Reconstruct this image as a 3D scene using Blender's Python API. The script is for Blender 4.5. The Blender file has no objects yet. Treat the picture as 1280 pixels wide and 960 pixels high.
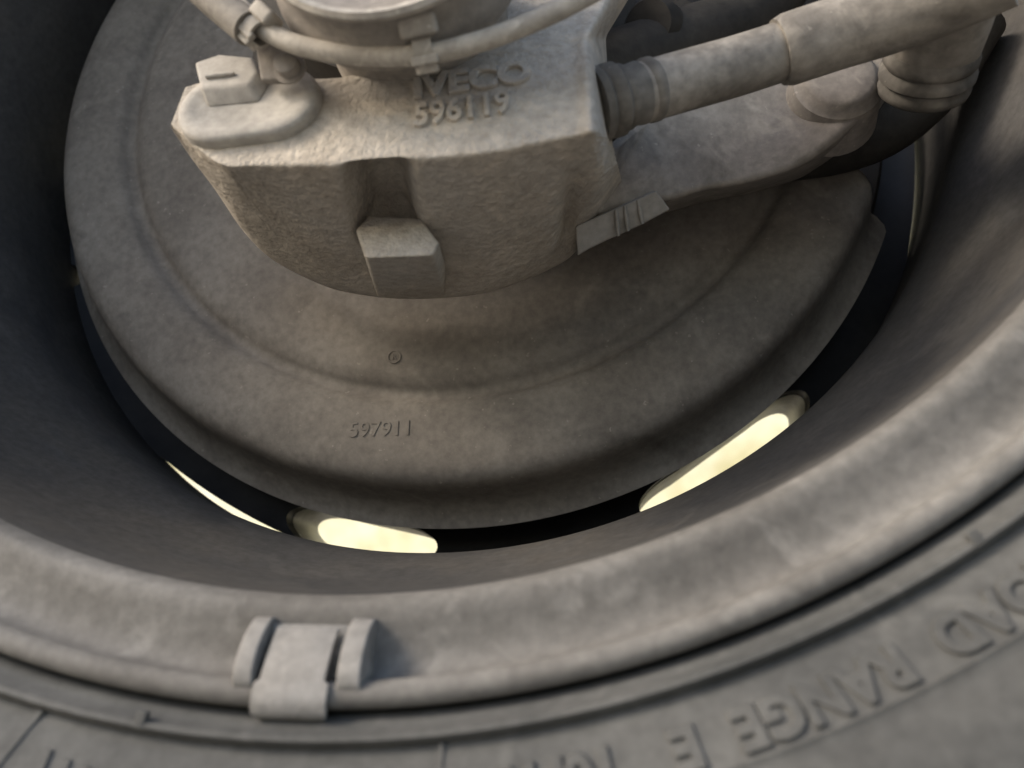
import bpy, bmesh, math, random
import numpy as np
from mathutils import Vector, Matrix
random.seed(4)

# ------------------------------------------------------------------ camera
sc = bpy.context.scene
CAM = Vector((.0569, -.1629, -.2294)); PITCH, YAW, ROLL = .3357, -.1223, -.0066
FPX = 1000.0                                   # focal length in pixels of a 1280 px wide picture
cf = Vector((math.sin(YAW)*math.cos(PITCH), math.cos(YAW)*math.cos(PITCH), math.sin(PITCH)))
cr = cf.cross(Vector((0, 0, 1))).normalized(); cu = cr.cross(cf)
cr, cu = cr*math.cos(ROLL)+cu*math.sin(ROLL), -cr*math.sin(ROLL)+cu*math.cos(ROLL)
cam = bpy.data.objects.new('camera', bpy.data.cameras.new('camera'))
sc.collection.objects.link(cam)
cam.matrix_world = Matrix(((cr.x, cu.x, -cf.x, CAM.x), (cr.y, cu.y, -cf.y, CAM.y), (cr.z, cu.z, -cf.z, CAM.z), (0, 0, 0, 1)))
cam.data.sensor_width = 36; cam.data.lens = 36*FPX/1280
cam.data.clip_start = .005; cam.data.clip_end = 3000
cam.data.dof.use_dof = True; cam.data.dof.focus_distance = .262; cam.data.dof.aperture_fstop = 10
sc.camera = cam

# ------------------------------------------------------------------ light
SUN_EL, SUN_ROT = math.radians(34), math.radians(180+62)     # hazy sun from behind the camera, high on the left
world = bpy.data.worlds.new('World'); sc.world = world; world.use_nodes = True
wn = world.node_tree.nodes; wl = world.node_tree.links
sky = wn.new('ShaderNodeTexSky'); sky.sky_type = 'NISHITA'; sky.sun_disc = False
sky.sun_elevation = SUN_EL; sky.sun_rotation = SUN_ROT
sky.air_density = 1.0; sky.dust_density = 2; sky.ozone_density = 1.0
wl.new(sky.outputs[0], wn['Background'].inputs[0]); wn['Background'].inputs[1].default_value = .12
to_sun = Vector((math.sin(SUN_ROT)*math.cos(SUN_EL), math.cos(SUN_ROT)*math.cos(SUN_EL), math.sin(SUN_EL)))
sun = bpy.data.objects.new('sun', bpy.data.lights.new('sun', 'SUN')); sc.collection.objects.link(sun)
sun.data.energy = 1.3; sun.data.angle = math.radians(18); sun.data.color = (1, .93, .82)
sun.rotation_euler = to_sun.to_track_quat('Z', 'Y').to_euler(); sun.location = to_sun*5
sc.view_settings.view_transform = 'Standard'; sc.view_settings.look = 'None'
sc.view_settings.gamma = 1; sc.view_settings.use_curve_mapping = False
sc.view_settings.exposure = 1.38
sc.view_settings.use_white_balance = True
sc.view_settings.white_balance_temperature = 6950; sc.view_settings.white_balance_tint = 12
sc.cycles.max_bounces = 6; sc.cycles.diffuse_bounces = 4; sc.cycles.glossy_bounces = 3

# ------------------------------------------------------------------ helpers
def ray(px, py):
    return cf + cr*((px-640)/FPX) - cu*((py-480)/FPX)
def P(px, py, y):                              # the point seen at a pixel of the photograph, at axial depth y
    d = ray(px, py); return CAM + d*((y-CAM.y)/d.y)
def PP(px, py, p0, n):                         # the same on a plane
    d = ray(px, py); return CAM + d*((p0-CAM).dot(n)/d.dot(n))
MAT = {}
def mat(name, c1, c2, rough=.8, metal=0.0, scale=60, bump=.3, bscale=None, c3=None, spec=.3, speck=0.0, bdist=.0006, patch=14, mixlo=.35, mixhi=.65, marks=0, grain=330):
    m = bpy.data.materials.new(name); m.use_nodes = True
    n = m.node_tree.nodes; l = m.node_tree.links; b = n['Principled BSDF']
    tc = n.new('ShaderNodeTexCoord')
    def noise(s, d=4, r=.6):
        t = n.new('ShaderNodeTexNoise'); t.inputs['Scale'].default_value = s
        t.inputs['Detail'].default_value = d; t.inputs['Roughness'].default_value = r
        l.new(tc.outputs['Object'], t.inputs['Vector']); return t
    def ramp(src, lo, hi):
        r = n.new('ShaderNodeMapRange'); r.inputs[1].default_value = lo; r.inputs[2].default_value = hi
        l.new(src, r.inputs[0]); return r.outputs[0]
    def mix(f, a, bb):
        x = n.new('ShaderNodeMix'); x.data_type = 'RGBA'
        l.new(f, x.inputs[0]) if not isinstance(f, float) else None
        for k, v in ((6, a), (7, bb)):
            if isinstance(v, tuple): x.inputs[k].default_value = (*v, 1)
            else: l.new(v, x.inputs[k])
        return x.outputs[2]
    a = noise(scale); col = mix(ramp(a.outputs[0], mixlo, mixhi), c1, c2)
    if c3:
        p = noise(patch, 4, .55); col = mix(ramp(p.outputs[0], .48, .66), col, c3)
    if marks:                                  # wiped and smeared dust
        t = noise(marks, 3, .5); t.inputs['Distortion'].default_value = 1.6
        col = mix(ramp(t.outputs[0], .56, .68), col, tuple(min(1, 1.10*x) for x in c2))
        t = noise(marks*.6, 5, .65); t.inputs['Distortion'].default_value = .8
        col = mix(ramp(t.outputs[0], .60, .80), col, tuple(.70*x for x in c1))
    if speck:
        s = noise(420, 2, .5); col = mix(ramp(s.outputs[0], .70, .74), col, tuple(min(1, speck*x) for x in c2))
    if grain:                                  # fine settled dust
        t = noise(grain, 3, .65); mr = n.new('ShaderNodeMapRange')
        mr.inputs[1].default_value = .3; mr.inputs[2].default_value = .7; mr.inputs[3].default_value = .82; mr.inputs[4].default_value = 1.15
        l.new(t.outputs[0], mr.inputs[0])
        vm = n.new('ShaderNodeVectorMath'); vm.operation = 'SCALE'; l.new(col, vm.inputs[0]); l.new(mr.outputs[0], vm.inputs[3]); col = vm.outputs[0]
    l.new(col, b.inputs['Base Color'])
    rr = n.new('ShaderNodeMapRange'); rr.inputs[3].default_value = max(0, rough-.12); rr.inputs[4].default_value = min(1, rough+.1)
    l.new(a.outputs[0], rr.inputs[0]); l.new(rr.outputs[0], b.inputs['Roughness'])
    b.inputs['Metallic'].default_value = metal; b.inputs['Specular IOR Level'].default_value = spec
    if bump:
        h = noise(bscale or scale*8, 4, .6); bp = n.new('ShaderNodeBump')
        bp.inputs['Strength'].default_value = bump; bp.inputs['Distance'].default_value = bdist
        l.new(h.outputs[0], bp.inputs['Height']); l.new(bp.outputs[0], b.inputs['Normal'])
    MAT[name] = m; return m
mat('cast', (.385, .345, .29), (.455, .412, .35), .9, 0, 55, 1.0, 560, (.42, .395, .355), .2, 1.1, .0010, marks=50)
mat('cast_smooth', (.20, .182, .157), (.275, .252, .218), .85, 0, 70, .2, 500, (.24, .22, .20), .25, 1.2, marks=60)
mat('cap', (.30, .285, .255), (.37, .35, .315), .75, 0, 90, .12, 600, None, .3)
mat('shield', (.140, .126, .109), (.172, .156, .134), .85, 0, 45, .15, 420, (.20, .184, .16), .25, 1.35, .0004, 22, marks=38)
mat('hose', (.165, .152, .133), (.24, .222, .194), .75, 0, 80, .3, 500, (.31, .288, .253), .3, 1.2, .0005, 40, marks=60)
mat('cable', (.34, .315, .275), (.44, .41, .36), .7, 0, 120, .25, 500, (.30, .28, .245), .3, 1.1, .0005, 90, marks=110)
mat('rim', (.132, .128, .119), (.168, .163, .151), .75, 0, 40, .25, 350, (.12, .115, .106), .3, 0, .0005, 25, marks=45)
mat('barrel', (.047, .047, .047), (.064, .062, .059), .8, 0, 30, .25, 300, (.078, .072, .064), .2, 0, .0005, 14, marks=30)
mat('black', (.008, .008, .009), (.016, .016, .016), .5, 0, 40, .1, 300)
mat('rubber', (.060, .062, .060), (.082, .083, .079), .8, 0, 35, .2, 380, (.10, .101, .096), .3, 0, .0004, 18, marks=50)
mat('weight', (.185, .18, .168), (.24, .233, .218), .65, 0, 90, .2, 400, (.20, .197, .188), .35, 0, .0005, 60, marks=120)
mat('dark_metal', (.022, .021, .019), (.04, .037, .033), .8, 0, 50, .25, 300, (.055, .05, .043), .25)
mat('machined', (.20, .19, .17), (.26, .245, .22), .6, 0, 60, .1, 400, None, .35)
mat('trim', (.34, .33, .29), (.42, .41, .36), .5, 0, 60, .05, 300, None, .4)
mat('light_backdrop', (.50, .46, .24), (.88, .85, .60), .9, 0, 3.5, 0, 30, (.86, .84, .66), .2, 0, .001, 2.4)  # bright yellow light from outside put into the colour, in uneven patches
mat('boot', (.075, .070, .062), (.125, .117, .103), .8, 0, 70, .2, 500, (.22, .205, .18), .3, 1.2, .0004, 45)
mat("ground", (.22, .21, .19), (.30, .285, .255), .95, 0, 3, .5, 60, (.2, .185, .165), .2, 0, .004, 1.2)

ORIG = {}
def root(name, loc, label, cat, group=None):
    o = bpy.data.objects.new(name, None); o.empty_display_size = .02
    o.location = loc; sc.collection.objects.link(o); o['label'] = label; o['category'] = cat
    if group: o['group'] = group
    ORIG[o] = Vector(loc); return o
def obj(name, V, F, m, parent=None, smooth=35, label=None, cat=None, kind=None, base=None, bevel=None):
    off = ORIG[parent] if parent else Vector(base or (0, 0, 0))
    me = bpy.data.meshes.new(name)
    me.from_pydata([tuple(Vector(v)-off) for v in V], [], F)
    bm = bmesh.new(); bm.from_mesh(me); bmesh.ops.recalc_face_normals(bm, faces=bm.faces)
    if bevel:
        es = [e for e in bm.edges if len(e.link_faces) == 2 and e.calc_face_angle(0) > .35]
        bmesh.ops.bevel(bm, geom=es, offset=bevel, segments=3, profile=.6, affect='EDGES', clamp_overlap=True)
    bm.to_mesh(me); bm.free()
    if smooth:
        me.shade_smooth()
        if smooth < 180: me.set_sharp_from_angle(angle=math.radians(smooth))
    me.materials.append(MAT[m] if isinstance(m, str) else m)
    o = bpy.data.objects.new(name, me); sc.collection.objects.link(o)
    if parent: o.parent = parent
    else: o.location = off
    ORIG[o] = off
    if label: o['label'] = label
    if cat: o['category'] = cat
    if kind: o['kind'] = kind
    return o
def lathe(profile, n=192, a0=None, a1=None, closed=False, wob=None):
    """turn (r, y) round the wheel axis; angle 0 is straight down, positive to the right"""
    full = a0 is None; V = []; F = []
    N = n if full else n+1
    for i in range(N):
        a = 2*math.pi*i/n if full else math.radians(a0+(a1-a0)*i/n)
        for (r, y) in profile:
            V.append((r*math.sin(a), y, -r*math.cos(a)))
    K = len(profile)
    for i in range(n):
        j = (i+1) % N
        for k in range(K if closed else K-1):
            k2 = (k+1) % K
            F.append((i*K+k, j*K+k, j*K+k2, i*K+k2))
    if closed and not full:
        F.append(tuple(range(K))); F.append(tuple((N-1)*K+k for k in reversed(range(K))))
    return V, F
def smooth_profile(pts, it=2):
    for _ in range(it):
        q = [pts[0]]
        for a, b in zip(pts[:-1], pts[1:]):
            q += [(a[0]*.75+b[0]*.25, a[1]*.75+b[1]*.25), (a[0]*.25+b[0]*.75, a[1]*.25+b[1]*.75)]
        pts = q+[pts[-1]]
    return pts
def catmull(pts, n):
    pts = [Vector(p) for p in pts]; q = [pts[0]*2-pts[1]]+pts+[pts[-1]*2-pts[-2]]; out = []
    for i in range(1, len(q)-2):
        for k in range(n):
            t = k/n; a, b, c, d = q[i-1:i+3]
            out.append(.5*(2*b+(c-a)*t+(2*a-5*b+4*c-d)*t*t+(3*b-a-3*c+d)*t**3))
    return out+[pts[-1]]
def sweep(path, rad, n=28, caps=True, flat=1.0):
    """tube along a path, one radius per point"""
    path = [Vector(p) for p in path]; V = []; F = []
    t = (path[1]-path[0]).normalized(); u = t.cross(Vector((.3, .2, 1))).normalized()
    for i, p in enumerate(path):
        a = path[max(0, i-1)]; b = path[min(len(path)-1, i+1)]
        if (b-a).length > 1e-7: t = (b-a).normalized()
        u = (u-t*u.dot(t)).normalized(); w = t.cross(u)
        r = rad[i] if isinstance(rad, (list, tuple)) else rad
        for k in range(n):
            c = 2*math.pi*k/n; V.append(p+u*(r*math.cos(c))+w*(r*math.sin(c)*flat))
    for i in range(len(path)-1):
        for k in range(n):
            k2 = (k+1) % n; F.append((i*n+k, i*n+k2, (i+1)*n+k2, (i+1)*n+k))
    if caps:
        F.append(tuple(reversed(range(n)))); F.append(tuple((len(path)-1)*n+k for k in range(n)))
    return V, F
def turned(p0, p1, prof, n=36):
    """lathe along the segment p0-p1: prof = [(t 0..1, radius)]"""
    p0 = Vector(p0); p1 = Vector(p1); d = p1-p0; t = d.normalized()
    u = t.cross(Vector((.21, .13, 1))).normalized(); w = t.cross(u); V = []; F = []
    for (s, r) in prof:
        for k in range(n):
            c = 2*math.pi*k/n; V.append(p0+d*s+u*(r*math.cos(c))+w*(r*math.sin(c)))
    for i in range(len(prof)-1):
        for k in range(n):
            k2 = (k+1) % n; F.append((i*n+k, i*n+k2, (i+1)*n+k2, (i+1)*n+k))
    F.append(tuple(reversed(range(n)))); F.append(tuple((len(prof)-1)*n+k for k in range(n)))
    return V, F
def prism(front, back):
    n = len(front); V = list(front)+list(back)
    F = [tuple(range(n)), tuple(n+k for k in reversed(range(n)))]
    for k in range(n): F.append((k, n+k, n+(k+1) % n, (k+1) % n))
    return V, F
def box(c, ex, ey, ez):
    c = Vector(c); V = [c+ex*a+ey*b+ez*d for a in (-1, 1) for b in (-1, 1) for d in (-1, 1)]
    return V, [(0, 1, 3, 2), (4, 6, 7, 5), (0, 4, 5, 1), (2, 3, 7, 6), (0, 2, 6, 4), (1, 5, 7, 3)]
def join(*parts):
    V = []; F = []
    for v, f in parts:
        k = len(V); V += list(v); F += [tuple(i+k for i in q) for q in f]
    return V, F
def text_mesh(s, size, ext, bold=0.0, shear=0.0, space=1.0, res=4):
    cu_ = bpy.data.curves.new('t', 'FONT'); cu_.body = s; cu_.size = size; cu_.extrude = ext
    cu_.bevel_depth = ext*.45; cu_.bevel_resolution = 1
    cu_.offset = bold*size; cu_.shear = shear; cu_.space_character = space; cu_.resolution_u = res
    cu_.align_x = 'CENTER'; cu_.align_y = 'CENTER'
    o = bpy.data.objects.new('t', cu_); sc.collection.objects.link(o)
    bpy.context.view_layer.update()
    me = bpy.data.meshes.new_from_object(o.evaluated_get(bpy.context.evaluated_depsgraph_get()))
    V = [v.co.copy() for v in me.vertices]; F = [tuple(p.vertices) for p in me.polygons]
    bpy.data.objects.remove(o); bpy.data.curves.remove(cu_); bpy.data.meshes.remove(me)
    return V, F

# ------------------------------------------------------------------ ground
g = obj('ground', [(-900, -900, -.385), (900, -900, -.385), (900, 900, -.385), (-900, 900, -.385)], [(0, 1, 2, 3)], 'ground', kind='structure')

obj('light_backdrop', *box((0, 3.1, 1.6), Vector((9, 0, 0)), Vector((0, .1, 0)), Vector((0, 0, 1.985))), 'light_backdrop', label='pale yellow backdrop added to show as bright light through the openings of the wheel', cat='light_backdrop', base=(0, 3.1, -.385))  # added backdrop, stands in for the blown-out yellow light beyond the wheel
# ------------------------------------------------------------------ wheel
wheel = root('truck_wheel', (0, .1, -.385), 'dusty black rubber truck tyre on a grey steel rim, seen from its inner side', 'wheel')
# inner flange with rolled lip, barrel, disc-side flange
lip = [(.2352+.0027*math.cos(t), .0005-.0027*math.sin(t)) for t in [math.radians(a) for a in range(-60, 181, 20)]]
prof = lip+smooth_profile([(.2327, .0030), (.2320, .0056), (.2290, .0072), (.2240, .0070), (.2200, .0062), (.2172, .0066), (.2157, .0090), (.2150, .0125)], 2)
rim = obj('rim_flange', *lathe(prof, 256), 'rim', wheel, 50)
prof = smooth_profile([(.2150, .0122), (.2142, .016), (.2125, .035), (.2090, .055), (.2010, .078), (.1955, .094), (.1943, .1058), (.1950, .114), (.1955, .128), (.1965, .150), (.2000, .166)], 2)
back = smooth_profile([(.2000, .166), (.2100, .185), (.2150, .200), (.2230, .207), (.2350, .209), (.2380, .206), (.2330, .200), (.2280, .185), (.2160, .165), (.2040, .130), (.2040, .100), (.2200, .055), (.2250, .020), (.2300, .008), (.2365, .003)], 1)
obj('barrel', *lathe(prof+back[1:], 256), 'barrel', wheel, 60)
# wheel disc with eight hand holes
dp = smooth_profile([(.1968, .146), (.190, .150), (.175, .153), (.150, .156), (.125, .160), (.105, .166), (.05, .168), (.0, .168)], 1)
dq = [(r, y+.009) for r, y in dp]
bm = bmesh.new()
V, F = lathe(dp[:-1]+list(reversed(dq[:-1])), 240, closed=True)
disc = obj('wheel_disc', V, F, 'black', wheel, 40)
def hole_outline(k, grow=0.0, rc=.1866):
    a = math.radians(34.0+45*k); pts = []; hl = .0205
    if k == 7: a -= math.radians(2.6); hl = .0120
    for q in range(40):
        c = 2*math.pi*q/40; ex = hl if math.cos(c) > 0 else -hl
        tt = ex+(.0205+grow)*math.cos(c); rr = rc+(.0085+grow)*math.sin(c)
        aa = a+tt/rc; pts.append((rr*math.sin(aa), -rr*math.cos(aa)))
    return pts
def cut_away(target, cutters):
    cut = obj('cut', *join(*cutters), 'black', None, 0)
    bo = target.modifiers.new('holes', 'BOOLEAN'); bo.object = cut; bo.operation = 'DIFFERENCE'; bo.solver = 'EXACT'; bo.use_self = True
    bpy.context.view_layer.update()
    me = bpy.data.meshes.new_from_object(target.evaluated_get(bpy.context.evaluated_depsgraph_get()))
    target.modifiers.clear(); target.data = me; bpy.data.objects.remove(cut)
    me.shade_smooth(); me.set_sharp_from_angle(angle=math.radians(35))
cutters = []
for k in range(8):
    if k in (1, 6): continue                   # nothing of these two shows: left solid to keep light out
    pts = hole_outline(k)
    cutters.append(prism([(x, .12, z) for x, z in pts], [(x, .2, z) for x, z in pts]))
cut_away(disc, cutters)
slits = []                                     # scallops in the disc edge: slits of light along the barrel
for a0, a1, dr in ((-42, -12.5, .0021), (68, 92, .0016), (-75, -71.5, .0040)):
    inn = []; out = []
    for i in range(25):
        t = i/24; a = math.radians(a0+(a1-a0)*t); r = .1962-dr*math.sin(math.pi*t)**.8
        inn.append((r*math.sin(a), -r*math.cos(a))); out.append((.205*math.sin(a), -.205*math.cos(a)))
    pts = inn+out[::-1]
    slits.append(prism([(x, .12, z) for x, z in pts], [(x, .2, z) for x, z in pts]))
cut_away(disc, slits)
for k in range(8):                             # deep pressed collars round the hand holes
    if k in (1, 6): continue
    lo = [(hole_outline(k, -.0003), .1565), (hole_outline(k, -.0004, .1863), .166), (hole_outline(k, -.0008, .1856), .184), (hole_outline(k, .0004, .1856), .1855), (hole_outline(k, .0010, .1856), .184), (hole_outline(k, .0010, .1863), .1615)]
    V = [(x, y, z) for pts, y in lo for x, z in pts]; n = len(lo)
    F = [(r*40+q, r*40+(q+1) % 40, ((r+1) % n)*40+(q+1) % 40, ((r+1) % n)*40+q) for r in range(n) for q in range(40)]
    obj('hole_collar', V, F, 'trim', wheel, 40)

# tyre
side = [(.2366, .0140), (.2378, .0070), (.2392, .0018), (.2404, -.0012), (.2412, -.0022), (.2415, -.0046), (.2421, -.0062), (.2430, -.0066), (.2437, -.0060), (.2441, -.0046), (.2446, -.0040),
        (.2455, -.0048), (.2480, -.0070), (.2530, -.0106), (.2566, -.0128), (.2571, -.0137), (.2577, -.0137), (.2582, -.0136), (.2600, -.0147), (.2690, -.0190), (.2850, -.0235), (.305, -.026), (.325, -.024), (.345, -.016), (.360, -.002), (.368, .010), (.376, .014)]
tread = []
for i in range(5):
    y0 = .014+i*.0345
    tread += [(.3815, y0+.004), (.3848, y0+.006), (.3848, y0+.027), (.3820, y0+.0275), (.374, y0+.029), (.374, y0+.0335)]
outer = [(r, .206-y) for r, y in reversed(side)]
tyre = obj('tyre', *lathe(side+tread[:-2]+outer, 256), 'rubber', wheel, 45)
def ty(r):
    for a, b in zip(side[:-1], side[1:]):
        if a[0] <= r <= b[0]: return a[1]+(b[1]-a[1])*(r-a[0])/(b[0]-a[0])
    return 0
def tyre_text(s, ang, r0, size, ext=.0006, sx=1.0, bold=.022, sp=1.0):
    V, F = text_mesh(s, size, ext, bold, 0, sp); W = []
    for v in V:
        r = r0+v.y; a = math.radians(ang)-v.x*sx/r0
        W.append((r*math.sin(a), ty(r)-v.z-.0002, -r*math.cos(a)))
    return W, F
def tlabel(s, ang, r0, size, **k):
    return obj('lettering', *tyre_text(s, ang, r0, size, **k), 'rubber', tyre, 30)
# sub-parts of the tyre
tlabel('LOAD', 29.2, .2522, .0086, sx=1.12)
tlabel('RANGE', 21.2, .2522, .0086, sx=1.12)
tlabel('E', 15.6, .2522, .0086, sx=1.12)
tlabel('10PR', 10.6, .2522, .0086, sx=1.12)
for a, w, h, sl in ((-11.6, .0011, .0032, .35), (-10.6, .0012, .0028, .3), (-9.9, .0010, .0026, -.3), (-9.2, .0012, .0024, .2), (-8.2, .0014, .0022, .0), (-7.5, .0010, .0022, .3), (-6.7, .0013, .0020, -.2)):
    V = []; rows = [.2560-h*2*i/6 for i in range(7)]      # worn moulded strokes at the edge of the picture
    for r in rows:
        for dx, dy in ((-w, .0004), (-w*.7, -.0007), (w*.7, -.0007), (w, .0004)):
            t = math.radians(a)+(dx+sl*(r-.2530))/r; V.append((r*math.sin(t), ty(r)+dy, -r*math.cos(t)))
    obj('mould_stroke', V, [(i*4+k, i*4+k+1, i*4+k+5, i*4+k+4) for i in range(6) for k in range(3)]+[(0, 1, 2, 3), (24, 25, 26, 27)], 'rubber', tyre, 30)
for a in (5.6, -13.5):
    V = []
    ra, rb = .2443, .2600
    rows = [ra+(rb-ra)*i/8 for i in range(9)]
    for r in rows:
        for dx, dy in ((-.0009, .001), (-.0005, -.0005), (.0005, -.0005), (.0009, .001)):
            t = math.radians(a)+dx/r; V.append((r*math.sin(t), ty(r)+dy, -r*math.cos(t)))
    F = [(i*4+k, i*4+k+1, i*4+k+5, i*4+k+4) for i in range(8) for k in range(3)]
    obj('mould_rib', V, F, 'rubber', tyre, 30)
for a, w in ((30.5, .5), (-8.3, .5)):          # little moulded nicks on the bead ring
    t = math.radians(a); er = Vector((math.sin(t), 0, -math.cos(t))); et = Vector((math.cos(t), 0, math.sin(t)))
    obj('mould_tab', *box(er*.2418+Vector((0, -.0058, 0)), et*.0011, er*.0016, Vector((0, .0008, 0))), 'rubber', tyre, 30, bevel=.0004)

# balance weight clipped over the rim lip
bwa = math.radians(-1.6); er = Vector((math.sin(bwa), 0, -math.cos(bwa))); et = Vector((math.cos(bwa), 0, math.sin(bwa))); ey = Vector((0, 1, 0))
def L(t, r, y): return et*t+er*r+ey*y
bw = root('balance_weight', L(0, .236, 0), 'small pale grey wheel balance weight clipped over the rim lip', 'balance weight')
for t0, t1, tk in ((-.0124, -.0084, 0), (.0084, .0136, .001)):
    sec = [(.2345, -.0006), (.2338, -.0026), (.2300, -.0030), (.2250, -.0008), (.2208, .0032), (.2200, .0060), (.2210, .0105), (.2300, .0095), (.2335, .0040)]
    sec = smooth_profile(sec+[sec[0]], 1)[:-1]
    obj('lead_block', *prism([L(t0+tk*.5, r, y) for r, y in sec], [L(t1, r, y) for r, y in sec]), 'weight', bw, 60, bevel=.0004)
obj('back_plate', *box(L(.0003, .2272, .0062), et*.0115, er*.0056, ey*.0012), 'weight', bw, 40, bevel=.0004)
sec = [(.2222, .0035), (.2265, .0002), (.2312, -.0022), (.2340, -.0031), (.2365, -.0038), (.2392, -.0027), (.2398, -.0005)]
sec = smooth_profile(sec, 2); N = len(sec); V = []
for i, (r, y) in enumerate(sec):
    hw = .0066 if r < .2325 else .0076
    if r > .2390: hw = .0070
    for s in (-1, 1): V.append(L(s*hw-.0002, r, y))
for i, (r, y) in enumerate(sec):
    hw = .0066 if r < .2325 else .0076
    if r > .2390: hw = .0070
    a = sec[max(0, i-1)]; b = sec[min(N-1, i+1)]; d = Vector((b[0]-a[0], b[1]-a[1])).normalized(); nx, ny = -d.y, d.x
    if ny < 0: nx, ny = -nx, -ny
    for s in (-1, 1): V.append(L(s*hw-.0002, r+nx*.0011, y+ny*.0011))
F = []
for i in range(N-1):
    a = 2*i; F += [(a, a+1, a+3, a+2), (2*N+a, 2*N+a+2, 2*N+a+3, 2*N+a+1), (a, a+2, 2*N+a+2, 2*N+a), (a+1, 2*N+a+1, 2*N+a+3, a+3)]
F += [(0, 2*N, 2*N+1, 1), (2*N-2, 2*N-1, 4*N-1, 4*N-2)]
obj('clip', V, F, 'weight', bw, 40, bevel=.0003)

# ------------------------------------------------------------------ dust shield
shield = root('dust_shield', (0, .11, -.18), 'round pressed brake dust shield with a rolled edge behind the caliper', 'dust shield')
sp = smooth_profile([(.060, .094), (.075, .098), (.110, .0985), (.130, .0985), (.1350, .1005), (.1375, .1032), (.1405, .1030), (.1430, .1000), (.1465, .0988), (.1530, .0984), (.1610, .0988), (.1665, .1000), (.1700, .1025), (.1718, .1065), (.1730, .1130), (.1750, .1200), (.1790, .1248), (.1828, .1265)], 2)
sq = [(r-.0004, y+.0022) for r, y in sp]
V, F = lathe(sp+list(reversed(sq)), 300, -178, 70, closed=True); W = []
for x, y, z in V:                              # rounded outer corner at the right-hand end
    a = math.degrees(math.atan2(x, -z)); r = math.hypot(x, z)
    if a > 58 and r > .145:
        q = r
        if a > 66.5: q = .145+(q-.145)*math.sqrt(max(0, 1-((a-66.5)/3.6)**2*.92))
        k = q/r; x *= k; z *= k
    W.append((x, y, z))
obj('plate', W, F, 'shield', shield, 60)
def on_shield(px, py):
    y = .1
    for _ in range(12):
        p = P(px, py, y); r = math.hypot(p.x, p.z)
        y = np.interp(r, [q[0] for q in sp], [q[1] for q in sp])
    return P(px, py, y)
V, F = text_mesh('597911', .0076, .00012, .0, .0, 1.02)
o0 = on_shield(476, 537); dx = (on_shield(516, 536)-on_shield(436, 539)).normalized(); nn = Vector((0, -1, 0)); dy = nn.cross(dx).normalized()
obj('embossed_number', [o0+dx*v.x+dy*v.y+nn*(v.z+.0001) for v in V], F, 'shield', shield, 30)
o0 = on_shield(493, 446)
V, F = [], []
for i in range(32):
    a = 2*math.pi*i/32
    for rr, h in ((.0019, 0), (.0021, .0003), (.0025, .0003), (.0027, 0)): V.append(o0+dx*(rr*math.cos(a))+dy*(rr*math.sin(a))+nn*h)
    for k in range(3): F.append((i*4+k, i*4+k+1, ((i+1) % 32)*4+k+1, ((i+1) % 32)*4+k))
V2, F2 = text_mesh('R', .003, .00015)
obj('embossed_mark', *join((V, F), ([o0+dx*v.x+dy*v.y+nn*v.z for v in V2], F2)), 'shield', shield, 30)

# ------------------------------------------------------------------ brake disc behind the shield
rotor = root('brake_disc', (0, .137, -.17), 'dark brake disc edge showing past the end of the dust shield', 'brake disc')
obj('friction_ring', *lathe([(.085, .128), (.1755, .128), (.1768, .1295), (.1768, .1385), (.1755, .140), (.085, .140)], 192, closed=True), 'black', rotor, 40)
# ------------------------------------------------------------------ caliper
caliper = root('brake_caliper', (.0, .05, -.115), 'dusty grey cast brake caliper with raised number, in front of the shield', 'brake caliper')
DK = .15; DP0 = Vector((0, -.003, -.115)); DN = Vector((0, -1, DK)).normalized()   # deck: inboard face, leaning back a little
def D(px, py, lift=0): return PP(px, py, DP0, DN)+DN*lift
T = [(232, 108), (250, 102), (275, 97), (310, 95), (345, 95), (390, 97), (440, 97), (505, 93), (580, 74), (640, 60), (690, 51), (715, 48), (738, 46), (757, 46)]
FC = [(214, 155), (245, 183), (278, 206), (310, 207), (345, 207), (390, 207), (435, 206), (505, 200), (600, 192), (660, 181), (700, 173), (722, 169), (746, 164), (764, 172)]
M = [(213, 157), (243, 195), (282, 214), (312, 255), (350, 305), (400, 345), (445, 363), (512, 371), (600, 364), (655, 344), (692, 322), (714, 290), (748, 228), (772, 206)]
S = [(212, 158), (238, 200), (268, 243), (300, 290), (335, 325), (385, 351), (435, 367), (512, 375), (600, 369), (660, 351), (700, 333), (722, 318), (752, 280), (780, 234)]
Sy = [0, .010, .022, .036, .050, .060, .066, .070, .070, .070, .070, .070, .066, .060]
My = [0, .008, .003, .018, .038, .053, .061, .065, .065, .064, .062, .055, .026, .028]
NU, = (260,)
ui = np.linspace(0, 13, NU)
def contour(pts3): 
    A = np.array([tuple(p) for p in catmull(pts3, 10)]); return np.stack([np.interp(ui*10, range(len(A)), A[:, k]) for k in range(3)], -1)
t3 = [D(*p) for p in T]; f3 = [D(*p) for p in FC]
t3[13] = P(*T[13], .030); f3[13] = P(*FC[13], .020)
m3 = [P(*p, y) for p, y in zip(M, My)]; s3 = [P(*p, y) for p, y in zip(S, Sy)]
b3 = [P(a+(320-a)*.03+(8 if a < 400 else 0), b-5, max(.088, y+.02) if 3 < i < 13 else y+.03) for i, ((a, b), y) in enumerate(zip(S, Sy))]
KT = [None]*6+[(470, 82), (550, 62), (640, 20), (692, -8), (725, -20), (748, -24), (776, -22), (796, -18)]
k3 = [P(*q, .010+(.02 if i == 13 else 0)) if q else Vector((p.x, p.y+.012, p.z+.004)) for i, (p, q) in enumerate(zip(t3, KT))]
k4 = [Vector((p.x+(.012 if i == 13 else 0), p.y+(.012 if q else .05), p.z+(.045 if q else .012))) for i, (p, q) in enumerate(zip(k3, KT))]
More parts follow.
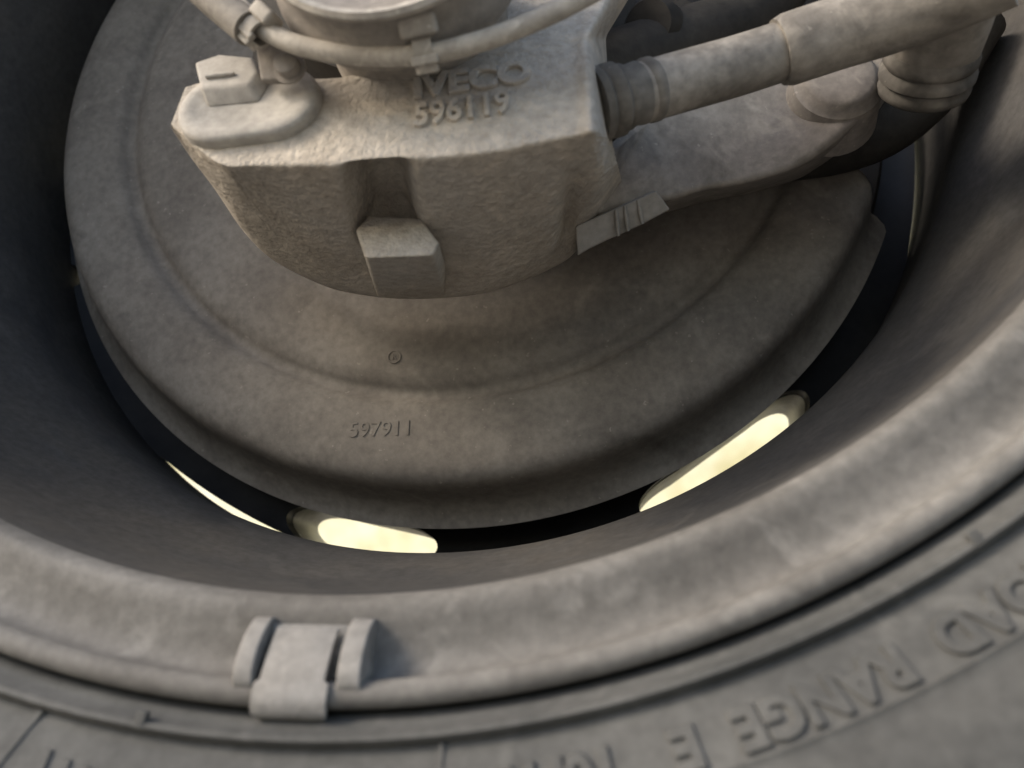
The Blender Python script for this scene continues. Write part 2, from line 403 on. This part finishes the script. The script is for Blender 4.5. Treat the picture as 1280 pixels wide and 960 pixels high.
keys = [contour(x) for x in (b3, s3, m3, f3, t3, k3, k4)]
rows = []; nr = [8, 6, 110, 80, 30, 10]
vid = []
for i, n in enumerate(nr):
    for k in range(n):
        t = k/n; rows.append(keys[i]*(1-t)+keys[i+1]*t); vid.append(i+t)
rows.append(keys[-1]); vid.append(6.0)
G = np.array(rows); vid = np.array(vid)
# the channel in the lower face, cut up into the body above the lug
vv = (vid[:, None]-2)                      # 0 at lower rim .. 1 at deck edge
uu = np.repeat(ui[None], len(vid), 0)
uc = 6.47+.33*(1-vv)
mk = np.clip((.52-np.abs(uu-uc))/.14, 0, 1)*np.clip((vv-.42)/.1, 0, 1)*np.clip((1.0-vv)/.03, 0, 1)
G += (mk*.016)[..., None]*np.array([0, .35, .95])
# hollow at the right end of the lower face
mk2 = np.exp(-((uu-10.7)/.5)**2)*np.clip(vv/.1, 0, 1)*np.clip((.75-vv)/.3, 0, 1)
G += (mk2*.004)[..., None]*np.array([0, .3, .9])
# cast roughness
rng = np.random.default_rng(3)
def vnoise(shape, cell):
    a = rng.normal(size=(shape[0]//cell+3, shape[1]//cell+3)); 
    yi = np.arange(shape[0])/cell; xi = np.arange(shape[1])/cell
    y0 = yi.astype(int); x0 = xi.astype(int); fy = (yi-y0)[:, None]; fx = (xi-x0)[None]
    fy = fy*fy*(3-2*fy); fx = fx*fx*(3-2*fx)
    return (a[y0][:, x0]*(1-fy)*(1-fx)+a[y0+1][:, x0]*fy*(1-fx)+a[y0][:, x0+1]*(1-fy)*fx+a[y0+1][:, x0+1]*fy*fx)
def blur(G, n):
    for _ in range(n):
        H = G.copy(); H[1:-1] = (G[:-2]+2*G[1:-1]+G[2:])/4; G = H.copy()
        G[:, 1:-1] = (H[:, :-2]+2*H[:, 1:-1]+H[:, 2:])/4
    return G
G = blur(G, 9)
du = np.gradient(G, axis=1); dv = np.gradient(G, axis=0); nrm = np.cross(du, dv); nrm /= np.linalg.norm(nrm, axis=-1, keepdims=True)+1e-12
onlow = np.clip(vv/.06, 0, 1)*np.clip((1.0-vv)/.05, 0, 1)
amp = .000008+.00007*onlow
G = G+nrm*((vnoise(G.shape[:2], 2)+.6*vnoise(G.shape[:2], 5))*amp)[..., None]
R_, C_ = G.shape[:2]
V = [Vector(p) for p in G.reshape(-1, 3)]
F = [(i*C_+j, i*C_+j+1, (i+1)*C_+j+1, (i+1)*C_+j) for i in range(R_-1) for j in range(C_-1)]
obj('housing', V, F, 'cast', caliper, 180)
# lug hanging under the channel
fl = [P(457, 322, .020), P(541, 319, .020), P(549, 303, .0215), P(537, 288, .023), P(528, 273, .026), P(461, 269, .027), P(444, 287, .024)]
bl = [P(472, 373, .066), P(556, 371, .066), P(563, 350, .066), P(552, 330, .064), P(535, 318, .064), P(478, 316, .064), P(466, 340, .066)]
obj('lug', *prism(fl, bl), 'cast', caliper, 40, bevel=.0011)
# oval access cap
cc = D(315, 139); ex = (D(400, 124)-D(232, 146)).normalized(); ez = DN.cross(ex).normalized()*1
if ez.z < 0: ez = -ez
hl = (D(403, 125)-D(229, 146)).length/2; hr = (D(315, 98)-D(300, 182)).length/2
def stad(hl, hr, h, n=20):
    out = []
    for q in range(2*n):
        c = math.pi*2*(q+.5)/(2*n); s = (hl-hr) if math.cos(c) > 0 else -(hl-hr)
        out.append(cc+ex*(s+hr*math.cos(c))+ez*(hr*math.sin(c))+DN*h)
    return out
lv = [stad(hl, hr, -.001), stad(hl, hr, .0022), stad(hl-.0004, hr-.0004, .0030), stad(hl-.0012, hr-.0012, .0034), stad(hl-.0035, hr-.0035, .0036), stad(hl-.0045, hr-.0045, .0030)]
V = [p for q in lv for p in q]; n = 40
F = [(i*n+k, i*n+(k+1) % n, (i+1)*n+(k+1) % n, (i+1)*n+k) for i in range(len(lv)-1) for k in range(n)]+[tuple((len(lv)-1)*n+k for k in range(n))]
cap = obj('access_cap', V, F, 'cap', caliper, 50)
def C(px, py, h): return D(px, py, h)
fr = [C(266, 146, .003), C(330, 140, .003), C(343, 118, .003), C(334, 92, .003), C(285, 88, .003), C(254, 101, .003)]
tp = [C(264, 133, .0062), C(322, 128, .0062), C(333, 113, .0062), C(326, 95, .0062), C(286, 91, .0062), C(257, 101, .0062)]
obj('cap_block', *prism(fr, tp), 'cap', cap, 40, bevel=.0009)
a0 = C(272, 121, .0066); a1 = C(306, 117, .0066)
obj('cap_ridge', *sweep([a0, (a0+a1)/2, a1], [.0006, .0007, .0005], 10), 'cap', cap, 60)
# raised casting number and maker's name
def deck_text(s, pa, pb, hpx, ext, **k):
    A = D(*pa); B = D(*pb); e = (B-A).normalized(); u = DN.cross(e).normalized()
    if u.z < 0: u = -u
    mid = ((pa[0]+pb[0])/2, (pa[1]+pb[1])/2)
    h = (D(mid[0], mid[1]-hpx/2)-D(mid[0], mid[1]+hpx/2)).length
    V, F = text_mesh(s, h/.70, ext, **k)
    w = max(v.x for v in V)-min(v.x for v in V); f = (B-A).length/w
    c = (A+B)/2
    y0 = (max(v.y for v in V)+min(v.y for v in V))/2
    return [c+e*(v.x*f)+u*(v.y-y0)+DN*(v.z+.0005) for v in V], F
obj('casting_number', *deck_text('596119', (518, 147), (638, 128), 27, .00045, bold=.008), 'cast', caliper, 30)
obj('maker_name', *deck_text('IVECO', (517, 112), (664, 90), 25, .0005, bold=.03), 'cast', caliper, 30)
# carrier arm to the right, with machined pad at its root
of = [(738, 272), (752, 190), (800, 150), (870, 128), (930, 105), (985, 80), (1030, 55), (1085, 42), (1112, 55), (1113, 90), (1092, 130), (1050, 172), (1015, 198), (985, 213), (930, 229), (880, 237), (838, 250)]
yf = [.052, .036, .048, .058, .060, .060, .058, .053, .050, .050, .052, .054, .055, .056, .057, .057, .055]
ob = [(738, 285), (752, 200), (800, 160), (870, 138), (930, 115), (985, 90), (1030, 65), (1085, 60), (1116, 75), (1117, 112), (1095, 152), (1054, 193), (1018, 217), (988, 231), (932, 247), (884, 256), (840, 268)]
fr = [P(a, b, y) for (a, b), y in zip(of, yf)]; bk = [P(a, b-3, y+.037) for (a, b), y in zip(ob, yf)]
k = 16; fr = catmull(fr[1:k+1], 4)+fr[:1]; bk = catmull(bk[1:k+1], 4)+bk[:1]
obj('carrier_arm', *prism(fr, bk), 'cast_smooth', caliper, 60, bevel=.0028)
q = P(1052, 92, .048)
obj('arm_boss', *turned(q, q+Vector((0, .02, 0)), [(0, .004), (.01, .0095), (.06, .0112), (.18, .0122), (.22, .0134), (.5, .0142), (1, .016)]), 'cast_smooth', caliper, 40)
fr = [P(719, 283, .050), P(820, 238, .048), P(838, 262, .052), P(800, 282, .053), P(760, 300, .054), P(737, 311, .054), P(722, 320, .054)]
bk = [p+Vector((-.001, .030, .0195)) for p in fr]
pad = obj('machined_pad', *prism(fr, bk), 'machined', caliper, 40, bevel=.0007)
for xa, ya, xb, yb in ((770, 262, 773, 295), (781, 257, 785, 289), (797, 250, 803, 280)):
    a = P(xa, ya, .0488); b = P(xb, yb, .0522)
    obj('pad_ridge', *sweep([a, (a+b)/2, b], [.0005, .0007, .0005], 8), 'machined', pad, 60)
# rubber boot where the guide tube leaves the housing
p0 = P(742, 132, .012); p1 = P(822, 110, .016); px = .200/1000
pr = [(0, 49), (.10, 50), (.16, 44), (.22, 49), (.34, 49), (.40, 42), (.46, 44), (.54, 40), (.70, 42), (.76, 38), (.82, 43), (.92, 43), (1, 37)]
guide = root('guide_tube', P(860, 110, .016), 'thick dusty grey sleeved tube running from the caliper boot to the upper right', 'tube')
obj('boot', *turned(p0, p1, [(t, r*px*.98) for t, r in pr]), 'boot', guide, 50)
path = [P(800, 117, .015), P(860, 100, .018), P(920, 83, .021), P(985, 62, .024)]
path = catmull(path, 6); obj('tube', *sweep(path, [(.0079+.0001*i/len(path)) for i in range(len(path))], 40), 'hose', guide, 60)
path = catmull([P(974, 66, .023), P(1040, 44, .022), P(1110, 22, .019), P(1180, -4, .014), P(1260, -40, .006)], 6)
n = len(path); obj('sleeve', *sweep(path, [.0096 if i else .0089 for i in range(n)], 40), 'hose', guide, 60)
p0 = P(1196, -25, .018); p1 = P(1166, 64, .038)
obj('elbow', *turned(p0, p1, [(0, .0120), (.5, .0125), (.93, .0124), (1, .0116)]), 'hose', guide, 45)
p0 = P(1168, 56, .036); p1 = P(1152, 118, .050)
obj('end_boot', *turned(p0, p1, [(0, .0118), (.18, .0130), (.30, .0130), (.38, .0120), (.48, .0134), (.60, .0134), (.68, .0120), (.80, .0130), (.92, .0126), (1, .0110)]), 'boot', guide, 45)

# ------------------------------------------------------------------ knuckle behind
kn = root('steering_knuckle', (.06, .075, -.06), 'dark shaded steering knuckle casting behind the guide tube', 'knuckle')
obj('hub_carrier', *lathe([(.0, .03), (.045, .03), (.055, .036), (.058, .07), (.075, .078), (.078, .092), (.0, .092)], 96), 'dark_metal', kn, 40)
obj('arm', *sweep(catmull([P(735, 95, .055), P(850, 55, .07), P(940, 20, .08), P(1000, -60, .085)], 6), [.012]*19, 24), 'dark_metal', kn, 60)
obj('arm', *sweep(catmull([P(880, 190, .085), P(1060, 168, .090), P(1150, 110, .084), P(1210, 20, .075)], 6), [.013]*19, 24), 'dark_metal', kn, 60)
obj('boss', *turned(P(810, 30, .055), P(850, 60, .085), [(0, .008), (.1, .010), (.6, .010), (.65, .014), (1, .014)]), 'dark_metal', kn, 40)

# ------------------------------------------------------------------ brake chamber above the caliper
ch = root('brake_chamber', (.0, .0, -.07), 'round grey brake chamber with a thin bright rim above the caliper', 'brake chamber')
c0 = P(468, 17, -.028)                       # lowest point of the front rim
R0 = .031
axis = Vector((c0.x, 0, c0.z+R0))
def ring(prof, n=120):
    V, F = lathe(prof, n); return [Vector(v)+Vector((axis.x, 0, axis.z)) for v in V], F
obj('rim', *ring([(R0-.002, -.0275), (R0, -.0285), (R0+.0009, -.0275), (R0+.0006, -.0262), (R0-.002, -.0258)]), 'cable', ch, 50)
obj('pan', *ring(smooth_profile([(.0, -.022), (.020, -.023), (R0-.004, -.0262), (R0-.001, -.0272)], 1)), 'cast_smooth', ch, 60)
obj('body', *ring(smooth_profile([(R0-.001, -.0262), (R0-.0008, -.020), (R0+.0002, -.018), (R0+.0008, -.015), (R0+.0010, -.012), (R0+.0004, -.010), (R0-.002, -.009), (.0, -.009)], 1)), 'cast_smooth', ch, 50)
obj('mounting_base', *ring([(.0, -.010), (.024, -.010), (.025, -.008), (.025, .060), (.0, .060)]), 'cast_smooth', ch, 40)

# ------------------------------------------------------------------ sensor cable, its ties, its bracket
yc = -.016
cab = root('sensor_cable', P(450, 68, yc), 'thin pale cable sagging across the top of the caliper', 'cable')
path = catmull([P(300, 10, yc), P(330, 36, yc), P(360, 52, yc), P(400, 63, yc), P(450, 69, yc), P(500, 70, yc), P(545, 66, yc), P(600, 52, yc), P(650, 34, yc), P(700, 12, yc), P(760, -20, yc)], 8)
obj('cable', *sweep(path, .0024, 24), 'cable', cab, 180)
path = catmull([P(225, -38, yc), P(255, -12, yc), P(285, 14, yc), P(312, 36, yc)], 6)
obj('sleeve', *sweep(path, .0044, 32), 'hose', cab, 60)
def tie(cx, cy, ang, label, s=1.0):
    r = root('cable_tie', P(cx, cy, yc), label, 'cable tie', 'plastic ties on the cable')
    c = P(cx, cy, yc); e1 = (P(cx+10*math.cos(ang), cy+10*math.sin(ang), yc)-c).normalized()
    e3 = -(c-CAM).normalized(); e3 = -e3 if e3.y > 0 else e3
    e3 = (e3-e1*e3.dot(e1)).normalized(); e2 = e1.cross(e3).normalized()
    if e2.z < 0: e2 = -e2
    V = []; F = []; n = 28
    for i in range(n):
        a = 2*math.pi*i/n
        for rr in (.0027, .0036):
            for x in (-.0022, .0022): V.append(c+e1*(x*s)+e2*(rr*math.cos(a))+e3*(rr*math.sin(a)))
        j = (i+1) % n
        F += [(i*4, i*4+1, j*4+1, j*4), (i*4+2, j*4+2, j*4+3, i*4+3), (i*4, j*4, j*4+2, i*4+2), (i*4+1, i*4+3, j*4+3, j*4+1)]
    obj('strap', V, F, 'cable', r, 40)
    h = obj('head', *box(c+e2*.0052*s+e3*.001, e1*.0044*s, e2*.0024*s, e3*.0034*s), 'cable', r, 40, bevel=.0012)
    obj('tongue', *box(c-e2*.0022*s+e3*.0031*s, e1*.0032*s, e2*.0010*s, e3*.0010*s), 'cable', r, 40, bevel=.0004)
    obj('saddle', *box(c-e2*.0040*s+e3*.0005, e1*.0026*s, e2*.0012*s, e3*.0022*s), 'cable', r, 40, bevel=.0005)
    return r
tie(530, 62, -.2, 'pale plastic cable tie at the middle of the cable, above the casting number')
tie(322, 40, .75, 'pale plastic cable tie at the left end of the cable, beside the thicker sleeve', .8)
br = root('cable_bracket', D(335, 100), 'small grey bolted strap between the left cable tie and the oval cap', 'bracket')
fr = [P(317, 45, -.010), P(345, 50, -.010), P(368, 70, -.009), P(366, 88, -.008), P(350, 100, -.007), P(326, 100, -.007)]
obj('strap', *prism(fr, [p+Vector((0, .003, .001)) for p in fr]), 'cast_smooth', br, 40, bevel=.0006)
q = P(355, 75, -.0112)
obj('bolt', *turned(q, q+Vector((0, .004, .0005)), [(0, .0020), (.12, .0030), (.8, .0031), (.85, .0042), (1, .0042)], 24), 'cast_smooth', br, 35)
